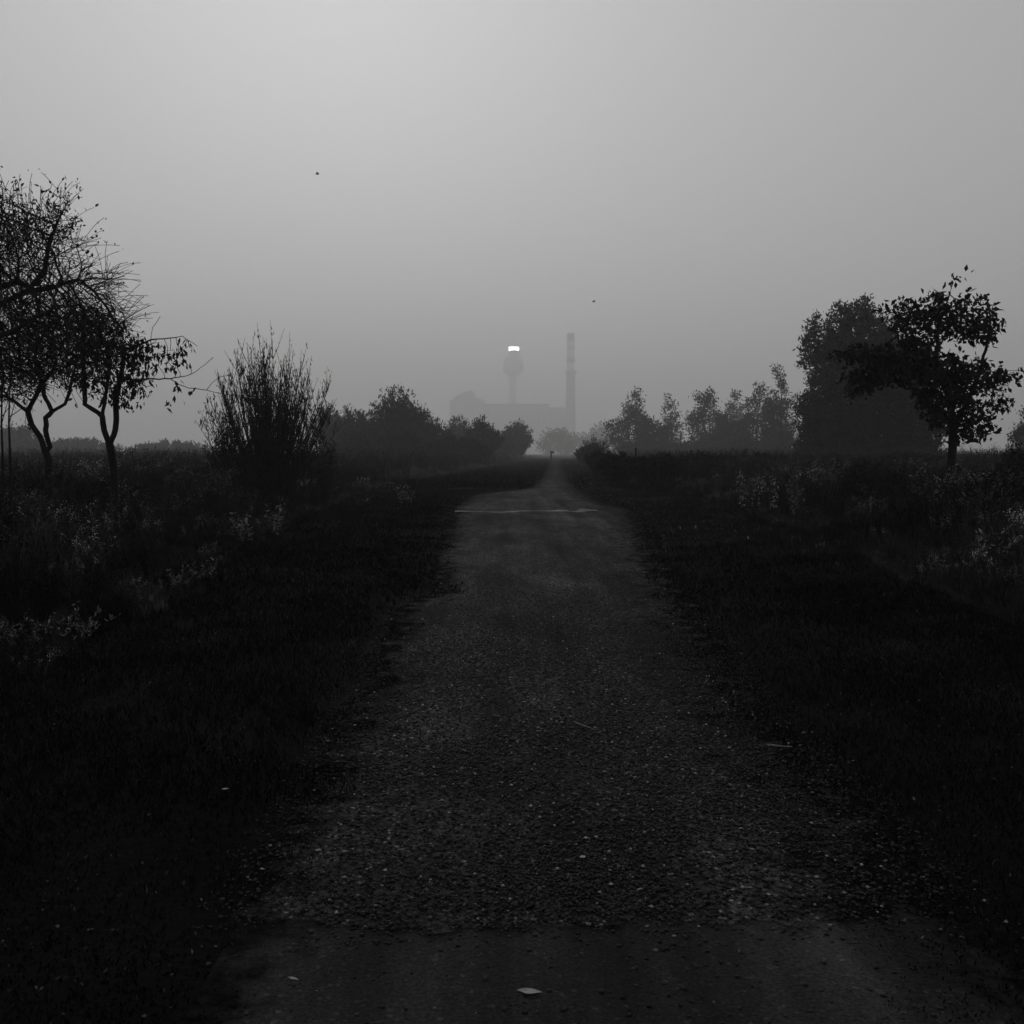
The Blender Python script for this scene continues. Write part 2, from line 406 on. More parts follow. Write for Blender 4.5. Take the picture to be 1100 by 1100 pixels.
ribbon('gravel_path', ysp, lambda y, k: float(xl(y) - 0.12 + edge_n(y, 1)), lambda y, k: float(xr(y) + 0.15 + edge_n(y, 2)), 0.004, M['path'], 28)
# asphalt: near edge of a tarred crossing, its far border ragged
nxa = 240; xa = np.linspace(-6, 6, nxa)
far = np.array([3.08 + 0.16 * (vnoise(x, 1, 0.35, 5) - .5) + 0.12 * (vnoise(x, 1, 0.07, 6) - .5) - 0.05 * (x - 0.3) ** 2 * 0.3 for x in xa])
rows = [np.stack([xa, -3 + (far + 3) * t, np.full(nxa, 0.008)], 1) for t in (0, 0.5, 0.8, 0.9, 0.95, 0.97, 0.985, 1)]
V = np.concatenate(rows); i = np.arange(len(V)).reshape(8, nxa)
F = np.stack([i[:-1, :-1].ravel(), i[:-1, 1:].ravel(), i[1:, 1:].ravel(), i[1:, :-1].ravel()], 1)
cx = V[F].mean(1); okf = (cx[:, 0] > xl(2.9) - 0.02 - 0.2 * vnoise(cx[:, 1], 0, 0.4, 8)) & (cx[:, 0] < xr(2.9) + 0.05 + 0.2 * vnoise(cx[:, 1], 2, 0.4, 9))
tn_a = np.clip(np.minimum(np.minimum(V[:, 0] - xl(2.9) + 0.15, xr(2.9) + 0.15 - V[:, 0]) / 0.35, (np.tile(far, 8) - V[:, 1]) / 0.10 + 0.35), 0, 1.6)
mesh_obj('asphalt_road', V, F[okf], M['asphalt'], tone=tn_a, kind='structure')
xs = np.linspace(gp(489, 549)[0], gp(642, 549)[0], 70)
fr = np.linspace(0, 1, 70); a = 25.3 + 0.9 * (vnoise(xs, 0, 0.35, 3) - .5) + 0.7 * sstep(0.85, 1, fr)
b = a + 0.15 + 1.1 * vnoise(xs, 3, 0.3, 4) * (0.55 + 0.45 * sstep(.3, 0, fr)) + 0.9 * np.exp(-((fr - .9) / .05) ** 2)
V = np.concatenate([np.stack([xs, a, np.full(70, 0.012)], 1), np.stack([xs, b, np.full(70, 0.012)], 1)]); q = np.arange(69)
mesh_obj('concrete_strip', V, np.stack([q, q + 1, q + 71, q + 70], 1), M['strip'], tone=np.concatenate([0.75 + 0.5 * vnoise(xs, 0, 0.6, 40)] * 2), kind='structure')

# ------------------------------------------------------------------ gravel
def stones(n, X, Y, Z, size, tone):
    base = np.array([(1, 0, 0), (0, 1, 0), (-1, 0, 0), (0, -1, 0), (0, 0, 1), (0, 0, -1)], float)
    V = base[None] * (0.65 + 0.7 * rng.random((n, 6, 1))); V[:, :, 2] *= 0.55; V[:, :, 1] *= 0.8
    th = rng.random(n) * 2 * np.pi; c, s = np.cos(th), np.sin(th)
    x = V[:, :, 0] * c[:, None] - V[:, :, 1] * s[:, None]; y = V[:, :, 0] * s[:, None] + V[:, :, 1] * c[:, None]
    V = np.stack([x, y, V[:, :, 2]], 2) * size[:, None, None] + np.stack([X, Y, Z], 1)[:, None]
    f = np.array([(0, 1, 4), (1, 2, 4), (2, 3, 4), (3, 0, 4), (1, 0, 5), (2, 1, 5), (3, 2, 5), (0, 3, 5)])
    F = (np.arange(n)[:, None, None] * 6 + f).reshape(-1, 3); return V.reshape(-1, 3), F, np.repeat(tone, 6)
n = 260000
Y_ = 2.2 + 15.0 * rng.random(n) ** 1.7; X_ = xl(Y_) - 0.35 + (xr(Y_) - xl(Y_) + 0.7) * rng.random(n)
keep = rng.random(n) < 0.04 + 0.96 * sstep(2.84, 3.25, Y_ + 0.25 * (vnoise(X_, Y_, 0.25, 3) - .5) + 0.12 * (vnoise(X_, Y_, 0.06, 13) - .5))
keep &= rng.random(n) < (0.25 + 0.9 * vnoise(X_, Y_, 0.6, 12)) * (1 - 0.95 * sstep(5.0, 14, Y_))
edge = np.minimum(X_ - xl(Y_), xr(Y_) - X_); keep &= (edge > 0.15) | (rng.random(n) < 0.4)
X_, Y_ = X_[keep], Y_[keep]; n = len(X_)
sz = 0.0030 + 0.0095 * rng.random(n) ** 2.2; tn = 0.05 + 1.3 * rng.random(n) ** 2.2 + 14.0 * (rng.random(n) < 0.05) * rng.random(n) ** 1.5
V, F, T = stones(n, X_, Y_, 0.006 + sz * 0.35, sz, tn); mesh_obj('loose_gravel', V, F, M['stone'], tone=T, kind='stuff')

# ------------------------------------------------------------------ short turf on the verges
def blades(X, Y, Z, h, w_, leanv, tone, flat=0.0):
    n = len(X); th = rng.random(n) * 2 * np.pi; u = np.stack([np.cos(th), np.sin(th), np.zeros(n)], 1) * w_[:, None]
    th2 = rng.random(n) * 2 * np.pi; l = np.stack([np.cos(th2), np.sin(th2), np.zeros(n)], 1) * (h * leanv)[:, None]
    P = np.stack([X, Y, Z], 1); up = np.zeros((n, 3)); up[:, 2] = h
    m_ = P + up * 0.6 + l * 0.35; t = P + up * (1 - 0.25 * leanv[:, None]) + l
    V = np.stack([P - u, P + u, m_ - u * 0.8, m_ + u * 0.8, t], 1).reshape(-1, 3); b = np.arange(n)[:, None] * 5
    F = np.concatenate([b + [0, 1, 3], b + [0, 3, 2], b + [2, 3, 4]]); return V, F, np.repeat(tone, 5)
def side_points(n, y0, y1, p, lo, hi):
    Y = y0 + (y1 - y0) * rng.random(n) ** p; X = lo(Y) + (hi(Y) - lo(Y)) * rng.random(n); return X, Y
parts = []
for side in (-1, 1):
    for (n, y0, y1, p, hh, ww) in ((110000, 2.0, 16, 1.6, 0.05, 0.0026), (80000, 7, 44, 1.15, 0.07, 0.007), (50000, 41, 230, 1.5, 0.2, 0.03)):
        lo = (lambda y: wl(y) - 0.8 - 0.0 * y) if side < 0 else (lambda y: xr(y) - 0.35); hi = (lambda y: xl(y) + 0.3) if side < 0 else (lambda y: wr(y) + 0.8)
        X, Y = side_points(n, y0, y1, p, lo, hi)
        e = (xl(Y) - X) if side < 0 else (X - xr(Y) + 0.25)
        dens = sstep(-0.25, 0.35, e + 0.55 * (vnoise(X, Y, 0.45, 21) - 0.5) + 0.25 * (vnoise(X, Y, 0.12, 22) - .5)) * (0.35 + 0.9 * vnoise(X, Y, 0.5, 23))
        if side > 0: dens *= 0.6 + 0.4 * sstep(0.4, 1.8, e)
        dens *= (1 - sstep(9, 16, Y)) if y0 < 5 else (sstep(7, 15, Y) if y0 < 20 else sstep(41, 46, Y))
        k = rng.random(n) < dens; X, Y = X[k], Y[k]; n2 = len(X)
        h = hh * (0.35 + 1.0 * rng.random(n2)) * (0.6 + 0.9 * vnoise(X, Y, 0.8, 24)) * (0.5 + 0.5 * sstep(2.5, 5, Y)) * (0.45 + 0.55 * sstep(0.0, 0.5, e[k])); tn = ((0.15 + 1.0 * rng.random(n2) ** 2.0) + 7.0 * (rng.random(n2) < 0.02) * rng.random(n2)) * (0.4 + 1.3 * vnoise(X, Y, 1.1, 27) ** 1.5)
        if side > 0: tn = tn * (1 + 4.5 * sstep(9, 20, Y) * (1 - sstep(1.8, 4.0, e[k])) * (0.4 + 0.9 * vnoise(X, Y, 1.4, 51)))   # thin dry grass by the track
        parts.append(blades(X, Y, np.maximum(gh(X, Y), 0.003), h, ww * (0.6 + 0.8 * rng.random(n2)), 0.3 + 0.9 * rng.random(n2), tn))
off = 0; Vs, Fs, Ts = [], [], []
for V, F, T in parts: Vs.append(V); Fs.append(F + off); Ts.append(T); off += len(V)
mesh_obj('verge_grass', np.concatenate(Vs), np.concatenate(Fs), M['grass'], tone=np.concatenate(Ts), kind='stuff')

# ------------------------------------------------------------------ tall weeds
def variant_tuft(h=0.9, nb=34, spread=0.2, w0=0.006):
    X = rng.normal(size=nb) * 0.09; Y = rng.normal(size=nb) * 0.09
    V, F, T = blades(X, Y, np.zeros(nb), h * (0.45 + 0.55 * rng.random(nb)), np.full(nb, w0), 0.15 + spread * 2 * rng.random(nb), 0.7 + 0.6 * rng.random(nb)); return V, F, T
def variant_leafy(h=1.0, ns=5, lf=0.07, per=16, head=0):
    Vs, Fs, Ts, off = [], [], [], 0
    for s in range(ns):
        bx, by = rng.normal(size=2) * 0.10; lx, ly = rng.normal(size=2) * 0.16; hh = h * (0.6 + 0.4 * rng.random())
        t = np.linspace(0, 1, 4); pts = np.stack([bx + lx * t ** 1.5, by + ly * t ** 1.5, hh * t], 1)
        V, F, _ = tubes(pts, np.arange(4) - 1, np.array([0.006, 0.005, 0.004, 0.003]), 3); F = np.concatenate([F[:, [0, 1, 2]], F[:, [0, 2, 3]]])
        Vs.append(V); Fs.append(F + off); Ts.append(np.full(len(V), 0.7)); off += len(V)
        tt = 0.15 + 0.85 * rng.random(per); C = np.stack([bx + lx * tt ** 1.5, by + ly * tt ** 1.5, hh * tt], 1)
        V, F = leaves(C, lf, (0, 0, -0.1), 0.7, 0.35); Vs.append(V); Fs.append(F + off); Ts.append(ltone(per, 4, 0.6, 1.5)); off += len(V)
        if head:
            C = pts[-1] + rng.normal(size=(head, 3)) * np.array([0.04, 0.04, 0.06]); V, F = leaves(C, 0.026, (0, 0, 0.5), 0.8, 0.6)
            Vs.append(V); Fs.append(F + off); Ts.append(ltone(head, 4, 2.0, 10.0)); off += len(V)
    return np.concatenate(Vs), np.concatenate(Fs), np.concatenate(Ts)
VAR = [variant_tuft(0.8), variant_tuft(1.0, 26, 0.3), variant_tuft(0.55, 40, 0.4), variant_leafy(0.95, 5, 0.075, 18), variant_leafy(0.8, 6, 0.06, 22),
       variant_leafy(1.05, 4, 0.05, 14, 26), variant_leafy(0.9, 5, 0.04, 20, 18)]
def scatter(name, X, Y, scale, tone, probs):
    k = rng.choice(len(VAR), len(X), p=np.array(probs) / sum(probs)); Vs, Fs, Ts, off = [], [], [], 0
    for v in range(len(VAR)):
        s = np.where(k == v)[0]
        if not len(s): continue
        V, F, T = VAR[v]; th = rng.random(len(s)) * 2 * np.pi; c, sn = np.cos(th)[:, None], np.sin(th)[:, None]
        sc = scale[s][:, None]; x = (V[:, 0] * c - V[:, 1] * sn) * sc + X[s][:, None]; y = (V[:, 0] * sn + V[:, 1] * c) * sc + Y[s][:, None]
        z = V[:, 2] * sc + gh(X[s], Y[s])[:, None] - 0.03
        Vs.append(np.stack([x, y, z], 2).reshape(-1, 3)); Fs.append((F[None] + (np.arange(len(s)) * len(V))[:, None, None]).reshape(-1, 3) + off)
        Ts.append((T[None] * tone[s][:, None]).ravel()); off += len(s) * len(V)
    return mesh_obj(name, np.concatenate(Vs), np.concatenate(Fs), M['weed'], tone=np.concatenate(Ts), kind='stuff')
for side, name in ((-1, 'weed_field'), (1, 'weed_meadow')):
    n = 8500; Y = 3.5 + 44 * rng.random(n) ** 1.25; out = 0.55 * 0 + (Y * 0.62 + 1.0) * rng.random(n) ** 1.15
    n_ = vnoise(Y, out, 1.7, 31)
    X = np.where(side < 0, wl(Y) - out - 0.7 * (vnoise(Y, 0, 1.3, 30) - .5), wr(Y) + out + 0.9 * (vnoise(Y, 3, 1.6, 33) - .5))
    k = rng.random(n) < 0.45 + 0.8 * n_; X, Y, out = X[k], Y[k], out[k]
    sc = (0.32 + 0.68 * sstep(0.0, 3.2, out)) * (0.65 + 0.45 * rng.random(len(X))) * (0.55 + 0.8 * vnoise(X, Y, 2.3, 34))
    tn = (0.35 + 2.6 * rng.random(len(X)) ** 4) * (0.25 + 1.2 * vnoise(X, Y, 1.6, 35) ** 2 + 2.3 * sstep(0.66, 0.85, vnoise(X, Y, 1.1, 36)))
    scatter(name, X, Y, sc, tn, [3, 3, 3, 2, 2, 2.0, 2.0])
n = 5200; Y = 46 + 190 * rng.random(n) ** 1.5; out = (Y * 0.55) * rng.random(n) ** 1.2; sd_ = np.where(rng.random(n) < 0.5, -1, 1)
X = np.where(sd_ < 0, wl(Y) - out, wr(Y) + out); sc = (0.5 + 0.9 * sstep(0, 6, out)) * (0.7 + 0.5 * rng.random(n)) * (1 + Y / 300.0)
scatter('far_weeds', X, Y, sc, 0.5 + 0.8 * rng.random(n), [3, 3, 3, 2, 2, 1, 1])

# tufts and fallen leaf litter on the verges
n = 2600; Y = 2.6 + 40 * rng.random(n) ** 1.4; sd_ = rng.random(n) < 0.5; u = rng.random(n)
X = np.where(sd_, xl(Y) - 0.05 - u * (xl(Y) - wl(Y)), xr(Y) + 0.1 + u * (wr(Y) - xr(Y))); k = rng.random(n) < sstep(0.35, 0.75, vnoise(X, Y, 0.9, 41)); X, Y = X[k], Y[k]
scatter('verge_tufts', X, Y, 0.09 + 0.16 * rng.random(len(X)), 0.25 + 1.2 * rng.random(len(X)) ** 2.5, [3, 2, 4, 1, 1, 0.001, 0.001])
n = 9000; Y = 2.2 + 14 * rng.random(n) ** 1.5; sd_ = rng.random(n) < 0.55; u = rng.random(n) ** 1.3
X = np.where(sd_, xl(Y) + 0.1 - u * 2.4, xr(Y) - 0.15 + u * 2.4); k = rng.random(n) < 0.15 + sstep(0.4, 0.8, vnoise(X, Y, 0.7, 43)); X, Y = X[k], Y[k]
V, F = leaves(np.stack([X, Y, gh(X, Y) + 0.02 + 0.03 * rng.random(len(X))], 1), 0.014, None, 1.0, 0.55, 0.5)
mesh_obj('leaf_litter', V, F, M['pale'], tone=np.repeat(0.02 + 0.55 * rng.random(len(X)) ** 5, 4), kind='stuff')

# pale leafy weeds that stand out one by one
PALE = [((30, 712), 7.0, 'silvery broad-leaved weed low on the far left, nearest of the pale weeds'),
        ((78, 716), 7.2, 'second silvery weed at the left edge, just right of the nearest one'),
        ((18, 600), 11.0, 'pale weed at the left frame edge, level with the black mound of grass'),
        ((215, 622), 10.5, 'pale spiky weed alone at the border of the left verge'),
        ((128, 520), 17.0, 'pale flowering weed in front of the leafy tree trunk on the left'),
        ((150, 548), 15.0, 'low pale weed a little nearer than the flowering one by the left trunk'),
        ((262, 560), 14.5, 'pale tufted weed below the cone-shaped shrub'),
        ((292, 546), 15.5, 'light-tipped weed right of the tufted one below the cone-shaped shrub'),
        ((438, 522), 26.0, 'small light weed where the left verge ends by the misty meadow'),
        ((828, 506), 20.0, 'brightest pale weed with upright white tips on the right'),
        ((806, 512), 21.0, 'pale weed just left of the brightest white-tipped one'),
        ((856, 524), 19.0, 'grey leafy weed just right of the brightest white-tipped one'),
        ((1005, 532), 15.5, 'broad pale weed in front of the dark maple-like tree'),
        ((1048, 530), 15.0, 'tall pale weed right of the dark tree trunk'),
        ((1062, 575), 11.0, 'dim pale weed at the right frame edge, nearer than the others')]
for (pp, Y, lab) in PALE:
    c = at(pp[0], pp[1], Y); g = float(gh(c[0], Y)); H = max(0.35, c[2] - g + 0.12)
    root = thing('pale_weed', lab, 'weed', (c[0], Y, g), 'pale weeds in the verges')
    Vs, Fs, C, off = [], [], [], 0; big = 0.040 if pp[1] > 590 else 0.065
    for s in range(9):
        b = rng.normal(size=2) * 0.10; l = rng.normal(size=2) * 0.2; hh = H * (0.7 + 0.35 * rng.random()); t = np.linspace(0, 1, 5)
        pts = np.stack([c[0] + b[0] + l[0] * t ** 1.5, Y + b[1] + l[1] * t ** 1.5, g - 0.03 + hh * t], 1)
        V, F, _ = tubes(pts, np.arange(5) - 1, np.linspace(0.005, 0.002, 5), 4); Vs.append(V); Fs.append(F + off); off += len(V)
        for k in range(18):
            tt = 0.35 + 0.65 * random.random(); C.append([c[0] + b[0] + l[0] * tt ** 1.5, Y + b[1] + l[1] * tt ** 1.5, g + hh * tt])
    mesh_obj('stem_cluster', np.concatenate(Vs), np.concatenate(Fs), M['bark'], root)
    C = np.array(C); V, F = leaves(C, big, (0, 0, 0.3), 0.6, 0.32); mesh_obj('leaves', V, F, M['pale'], root, tone=ltone(len(C), 4, 0.1, 1.0) * (2.0 if pp[0] in (828, 806) else 1.2))

# ------------------------------------------------------------------ trees on the left
tree('bare_tree', 'large bare tangled tree whose limbs arch in from the left frame edge', 'tree', 16.0,
     [[(-70, 500), (-66, 450), (-58, 400), (-40, 352), (-20, 332)],
      [(-20, 332), (-5, 310), (20, 302), (38, 312), (60, 308), (84, 300)],
      [(-40, 352, 0), (-10, 366, -.6), (20, 352, -.9), (45, 338, -.9), (62, 328, -1)],
      [(-20, 332, 0), (5, 325, .5), (30, 312, .7), (48, 290, .8), (52, 264, .8), (62, 238, .8), (71, 220, .8), (74, 208, .8)],
      [(-40, 352, 0), (-20, 300, .8), (-5, 262, 1.2), (5, 225, 1.2)],
      [(-45, 360, 0), (-80, 320, .5), (-110, 290, .8), (-150, 270, .8)]],
     [(0, 268, 34, 62, 1.5), (-10, 330, 60, 40, 1.6), (45, 262, 36, 34, 1.1), (62, 232, 16, 26, .5), (70, 330, 55, 38, 1.2), (95, 345, 42, 30, .9), (100, 300, 26, 22, .7), (-80, 290, 80, 80, 1.6), (22, 385, 50, 35, 1.2), (95, 375, 36, 24, .9)],
     0.115, 0.0040, 0.08, 1.6, 0.085, 10000, leaf=0.07, per=1, leafdir=(0, 0, 0.6), leafoff=0.03, jitter=0.16, bias=(0.10, 0, -0.02), maxn=20000, sprays=(4600, 0.5, (0.32, 0, 0.5)),
     leafmask=lambda q: q[2] > 5.2 and random.random() < 0.9 or random.random() < 0.10, tipdepth=2, sides=4)
tree('crooked_tree', 'small crooked tree with two twisting trunks under the bare tree', 'tree', 18.5,
     [[(52, 492), (49, 485), (43, 469), (34, 456), (30, 442), (39, 425), (44, 412), (40, 396)],
      [(51, 488), (54, 480), (49, 462), (49, 449), (56, 442), (70, 434), (75, 420), (78, 404)],
      [(56, 442), (52, 433), (47, 424), (46, 412), (58, 396)],
      [(30, 442), (24, 438), (14, 430), (2, 424)]],
     [(40, 385, 48, 32, 1.1), (75, 390, 34, 26, .9), (10, 410, 36, 26, 1.0), (55, 360, 40, 26, .9)],
     0.072, 0.0045, 0.09, 1.3, 0.10, 1900, sprays=(400, 0.5, (0, 0, 0)), leaf=0.085, per=1, leafdir=(0, 0, -0.5), leafoff=0.05, jitter=0.28, tipdepth=3, sides=5)
tree('leafy_tree', 'small leafy tree with drooping leaves and one long bare branch to the right', 'tree', 15.0,
     [[(123, 508), (121, 495), (118, 478), (112, 462), (110, 447), (113, 430), (116, 405), (118, 380)],
      [(118, 476), (124, 462), (125, 445), (124, 428), (130, 405), (134, 375)],
      [(110, 447), (100, 440), (91, 434), (82, 420), (78, 404)],
      [(130, 405), (145, 409), (160, 407), (183, 407), (205, 402), (220, 392), (229, 384)],
      [(183, 407), (192, 413), (203, 417), (222, 419), (240, 424), (262, 425)],
      [(222, 419), (228, 411), (236, 405), (246, 403)],
      [(134, 375), (148, 371), (162, 365), (176, 364), (196, 361), (212, 372)],
      [(162, 365), (164, 352), (172, 340)],
      [(91, 434), (90, 400), (89, 350), (88, 320), (88, 286)]],
     [(115, 385, 34, 48, .9), (140, 395, 22, 32, .7), (100, 355, 30, 30, .7), (160, 378, 22, 16, .5), (128, 425, 18, 14, .4), (186, 382, 16, 9, .3)],
     0.066, 0.0045, 0.08, 0.9, 0.10, 1300, leaf=0.10, per=3, leafdir=(0, 0, -0.9), leafspread=0.45, leafoff=0.05, jitter=0.25, tipdepth=3, aspect=0.42,
     extra=np.concatenate([at(a_, b_, 15) + rng.normal(size=(k_, 3)) * np.array([.045, .06, .04]) for a_, b_, k_ in
                           ((204, 371, 6), (191, 428, 4), (190, 412, 8), (182, 434, 4), (161, 340, 3), (236, 402, 3), (246, 402, 2), (198, 364, 3), (228, 424, 3), (262, 424, 3), (156, 424, 6), (152, 434, 5), (175, 372, 5), (207, 421, 3))]))
for (px, lab, tw) in ((2, 'thin bare sapling stem at the very left frame edge', 1), (10, 'thin forked sapling stem just right of the frame-edge one', 2)):
    Y = 14.0; b = at(px, 505, Y); g = float(gh(b[0], Y)); root = thing('sapling', lab, 'sapling', (b[0], Y, g), 'saplings under the bare tree')
    pts = [np.array([b[0], Y, g - .05])] + [at(px + dx, py, Y) for dx, py in ((0.5, 480), (-0.5, 455), (0, 430), (1, 400), (-1, 370))]
    V, F, _ = tube(pts, np.linspace(0.02, 0.007, 6), 6); mesh_obj('stem', V, F, M['bark'], root, smooth=True)
    ps = [tube([at(px, 448, Y), at(px + 8 * tw, 440 - 3, Y), at(px + 14 * tw, 441, Y)], [0.008, 0.006, 0.003], 5)[:2], tube([at(px, 455, Y), at(px + 5, 436, Y), at(px + 9, 424, Y)], [0.007, 0.005, 0.003], 5)[:2]]
    V, F = join(ps); mesh_obj('side_twig', V, F, M['bark'], root)

def cone_prof(u):
    return float(np.interp(u, [-1, -.75, -.45, -.3, 0, .35, .6, .85, 1], [.50, .74, .95, 1.0, .99, .95, .86, .76, .6]))
bush('upright_shrub', 'dark cone-shaped shrub of bristly upright stems on the left', 26, 288, 353, 70, 190, 0.10, 14, prof=cone_prof, stem_r=0.022, up=2.0, lstart=0.3, twigs=9, cat='shrub', aspect=0.24, hvar=0.6, lean=1.1, fan=1.05)
bush('weed_shrub', 'low dark shrub at the left foot of the cone-shaped shrub', 27, 243, 432, 26, 50, 0.09, 20, cat='shrub', up=0.7, stem_r=0.012)
bush('weed_shrub', 'low dark shrub at the right foot of the cone-shaped shrub', 29, 345, 462, 26, 45, 0.09, 20, cat='shrub', up=0.7, stem_r=0.012)

# misty bushes left of the path
def mist_bush(Y, px, top, half, lab, name='misty_bush', n=80, cat='bush', **k):
    return bush(name, lab, Y, px, top, half, n, Y * 0.0032, 42, group=k.pop('group', 'misty bushes left of the path'), stem_r=0.03, up=0.9, cat=cat, lstart=0.15, twigs=4, **k)
peak = lambda u: max(0.35, (1 - abs(u) ** 1.2) * 1.0)
mist_bush(139, 424, 407, 40, 'tall peaked misty bush, tallest on the left of the path', prof=lambda u: float(np.interp(u, [-1, -.6, -.25, .1, .5, .8, 1], [.5, .65, .93, 1, .85, .65, .45])), n=170)
mist_bush(146, 380, 432, 34, 'round misty bush left of the tallest peaked one', n=120)
mist_bush(169, 352, 430, 22, 'faint misty bush right behind the cone-shaped shrub', n=70)
mist_bush(150, 462, 446, 34, 'low misty bush right of the tallest peaked one', n=110)
mist_bush(140, 446, 428, 26, 'misty bush on the right shoulder of the tallest peaked one', n=100)
mist_bush(118, 410, 460, 70, 'wide low thicket along the bank below the peaked misty bush', n=170)
mist_bush(122, 490, 468, 42, 'low thicket sloping down the bank towards the path', n=120)
mist_bush(223, 494, 444, 18, 'pale faint bush below the stepped building', n=60)
mist_bush(156, 518, 446, 24, 'dark spiky misty bush nearest the path on the left', n=110, prof=lambda u: float(np.interp(u, [-1, -.5, 0, .4, .8, 1], [.5, .85, 1, .9, .65, .5])))
mist_bush(240, 555, 449, 22, 'faint wispy bush beside the vanishing path, below the lit tower', n=70)
mist_bush(214, 535, 462, 22, 'faint low bush between the spiky and the wispy one', n=60)
mist_bush(267, 20, 452, 36, 'faint rounded bush behind the saplings at the far left', n=100)
mist_bush(304, 85, 470, 50, 'faint low thicket seen between the left trunks', n=90)
mist_bush(304, 185, 474, 50, 'faint low thicket between the leafy tree and the cone-shaped shrub', n=90)
mist_bush(117, 400, 478, 40, 'dusky low bush in front of the round misty one', n=80)
mist_bush(129, 480, 480, 36, 'dusky low bush in front of the spiky one', n=80)

# ------------------------------------------------------------------ right side
def far_tree(Y, px, top, half, lab, base=490, group='misty trees beyond the hedge', name='misty_tree', n=900, leafk=0.0031, ells=None, per=9, **k):
    h = base - top
    q = random.uniform(-.25, .25) * half
    ells = ells or [(px + q, top + h * .17, half * .28, h * .15, half * Y / 2000), (px + q * .5, top + h * .38, half * .52, h * .2, half * Y / 1400), (px - half * .42, top + h * .55, half * .45, h * .16, half * Y / 1500),
                    (px + half * .45, top + h * .5, half * .42, h * .16, half * Y / 1500), (px, top + h * .75, half * .85, h * .22, half * Y / 1200)]
    s = Y / 1000.0
    return tree(name, lab, 'tree', Y, [[(px, base), (px + random.uniform(-2, 2), base - h * .3), (px + random.uniform(-3, 3), base - h * .55)]], ells, h * s * 0.022, 0.02, 3.0 * s, 60 * s, 3.0 * s, n,
                leaf=Y * leafk, per=per, leafdir=(0, 0, .5), leafspread=.7, aspect=.4, group=group, clump=k.pop('clump', 60), csd=half * s * 0.09, leafoff=Y * 0.0022, sides=4, tipdepth=k.pop('tipdepth', 7), **k)
far_tree(236, 677, 419, 28, 'misty tree at the left end of the far row, nearest the chimney')
far_tree(251, 718, 416, 17, 'slim misty tree, second from the left end of the far row', n=700)
far_tree(232, 757, 412, 25, 'misty tree with a pointed top, third in the far row')
far_tree(304, 786, 418, 22, 'faintest misty tree, behind the gap in the far row', n=700)
far_tree(206, 814, 402, 24, 'misty round tree left of the one with the tufted top')
far_tree(181, 838, 388, 20, 'misty tree with a tufted top touching the big round tree', n=800)
far_tree(217, 700, 448, 24, 'low misty tree filling the foot of the far row, left part', n=1100)
far_tree(214, 785, 446, 30, 'low misty tree filling the foot of the far row, right part', n=1100)
far_tree(191, 836, 446, 24, 'low misty tree at the left foot of the big round tree', n=1100)
far_tree(874, 600, 459, 26, 'barely visible tree in the fog below the chimney', n=500, group='trees lost in the fog')
far_tree(940, 640, 455, 26, 'barely visible tree in the fog right of the chimney', n=500, group='trees lost in the fog')
far_tree(80, 905, 320, 50, 'big round-crowned grey tree behind the dark right tree', group=None, name='round_tree', n=6000, clump=1100, leafk=0.0040, per=9,
         tipdepth=14, ells=[(914, 382, 52, 54, 3.6), (900, 440, 44, 44, 3.2), (955, 425, 46, 58, 3.2), (925, 465, 60, 24, 3.0), (982, 455, 34, 30, 3.0), (978, 405, 26, 34, 2.6)], maxn=12000)
far_tree(138, 1110, 405, 24, 'grey tree at the right frame edge behind the dark tree', group=None, name='edge_tree', n=500)
far_tree(107, 1108, 452, 26, 'lower grey tree at the right frame edge beside the dark tree', group=None, name='edge_tree', n=500)
tree('dark_tree', 'near black tree with large ragged leaves and a leaning left limb on the right', 'tree', 18.0,
     [[(1021, 498), (1023, 480), (1024, 460), (1020, 435), (1012, 410), (1006, 385), (1008, 350), (1018, 322), (1024, 304)],
      [(1020, 435), (1000, 415), (975, 402), (945, 396), (915, 385), (893, 383)],
      [(1023, 460), (1040, 430), (1052, 400), (1060, 370), (1064, 345), (1060, 318)],
      [(1012, 410), (985, 375), (965, 350), (945, 338)],
      [(1052, 400), (1068, 399), (1082, 398), (1096, 398), (1112, 401)],
      [(1024, 470), (1045, 455), (1068, 445), (1078, 425)],
      [(1060, 318), (1062, 316)]],
     [(998, 335, 30, 16, 1.0), (1037, 332, 20, 14, .8), (1047, 352, 24, 14, .9), (968, 343, 26, 8, .6), (953, 386, 40, 16, 1.0), (916, 384, 20, 8, .5), (928, 410, 24, 8, .5), (958, 412, 22, 8, .5), (998, 392, 38, 22, 1.1), (1030, 412, 34, 26, 1.1), (1058, 395, 12, 22, .6), (1050, 440, 20, 18, .6), (1019, 310, 6, 6, .2), (1034, 458, 26, 10, .5), (1058, 345, 10, 16, .5), (1028, 448, 32, 14, .8), (1006, 370, 14, 22, .6), (983, 366, 26, 12, .7), (973, 400, 30, 14, .8), (1064, 420, 10, 22, .5), (1030, 428, 36, 24, 1.0), (1012, 452, 18, 14, .6), (1052, 462, 20, 12, .6)],
     0.085, 0.005, 0.10, 1.0, 0.11, 5000, leaf=0.118, per=5, leafdir=(0, 0, -0.45), leafspread=0.6, leafoff=0.055, jitter=0.22, clump=120, csd=0.10, aspect=0.55, tipdepth=3,
     extra=np.concatenate([at(a_, b_, 18) + rng.normal(size=(k_, 3)) * np.array([.06, .08, .06]) for a_, b_, k_ in ((894, 384, 10), (1022, 300, 12), (1032, 298, 8), (1096, 400, 14), (918, 420, 6))]))
dk = (0.5, 1.1)
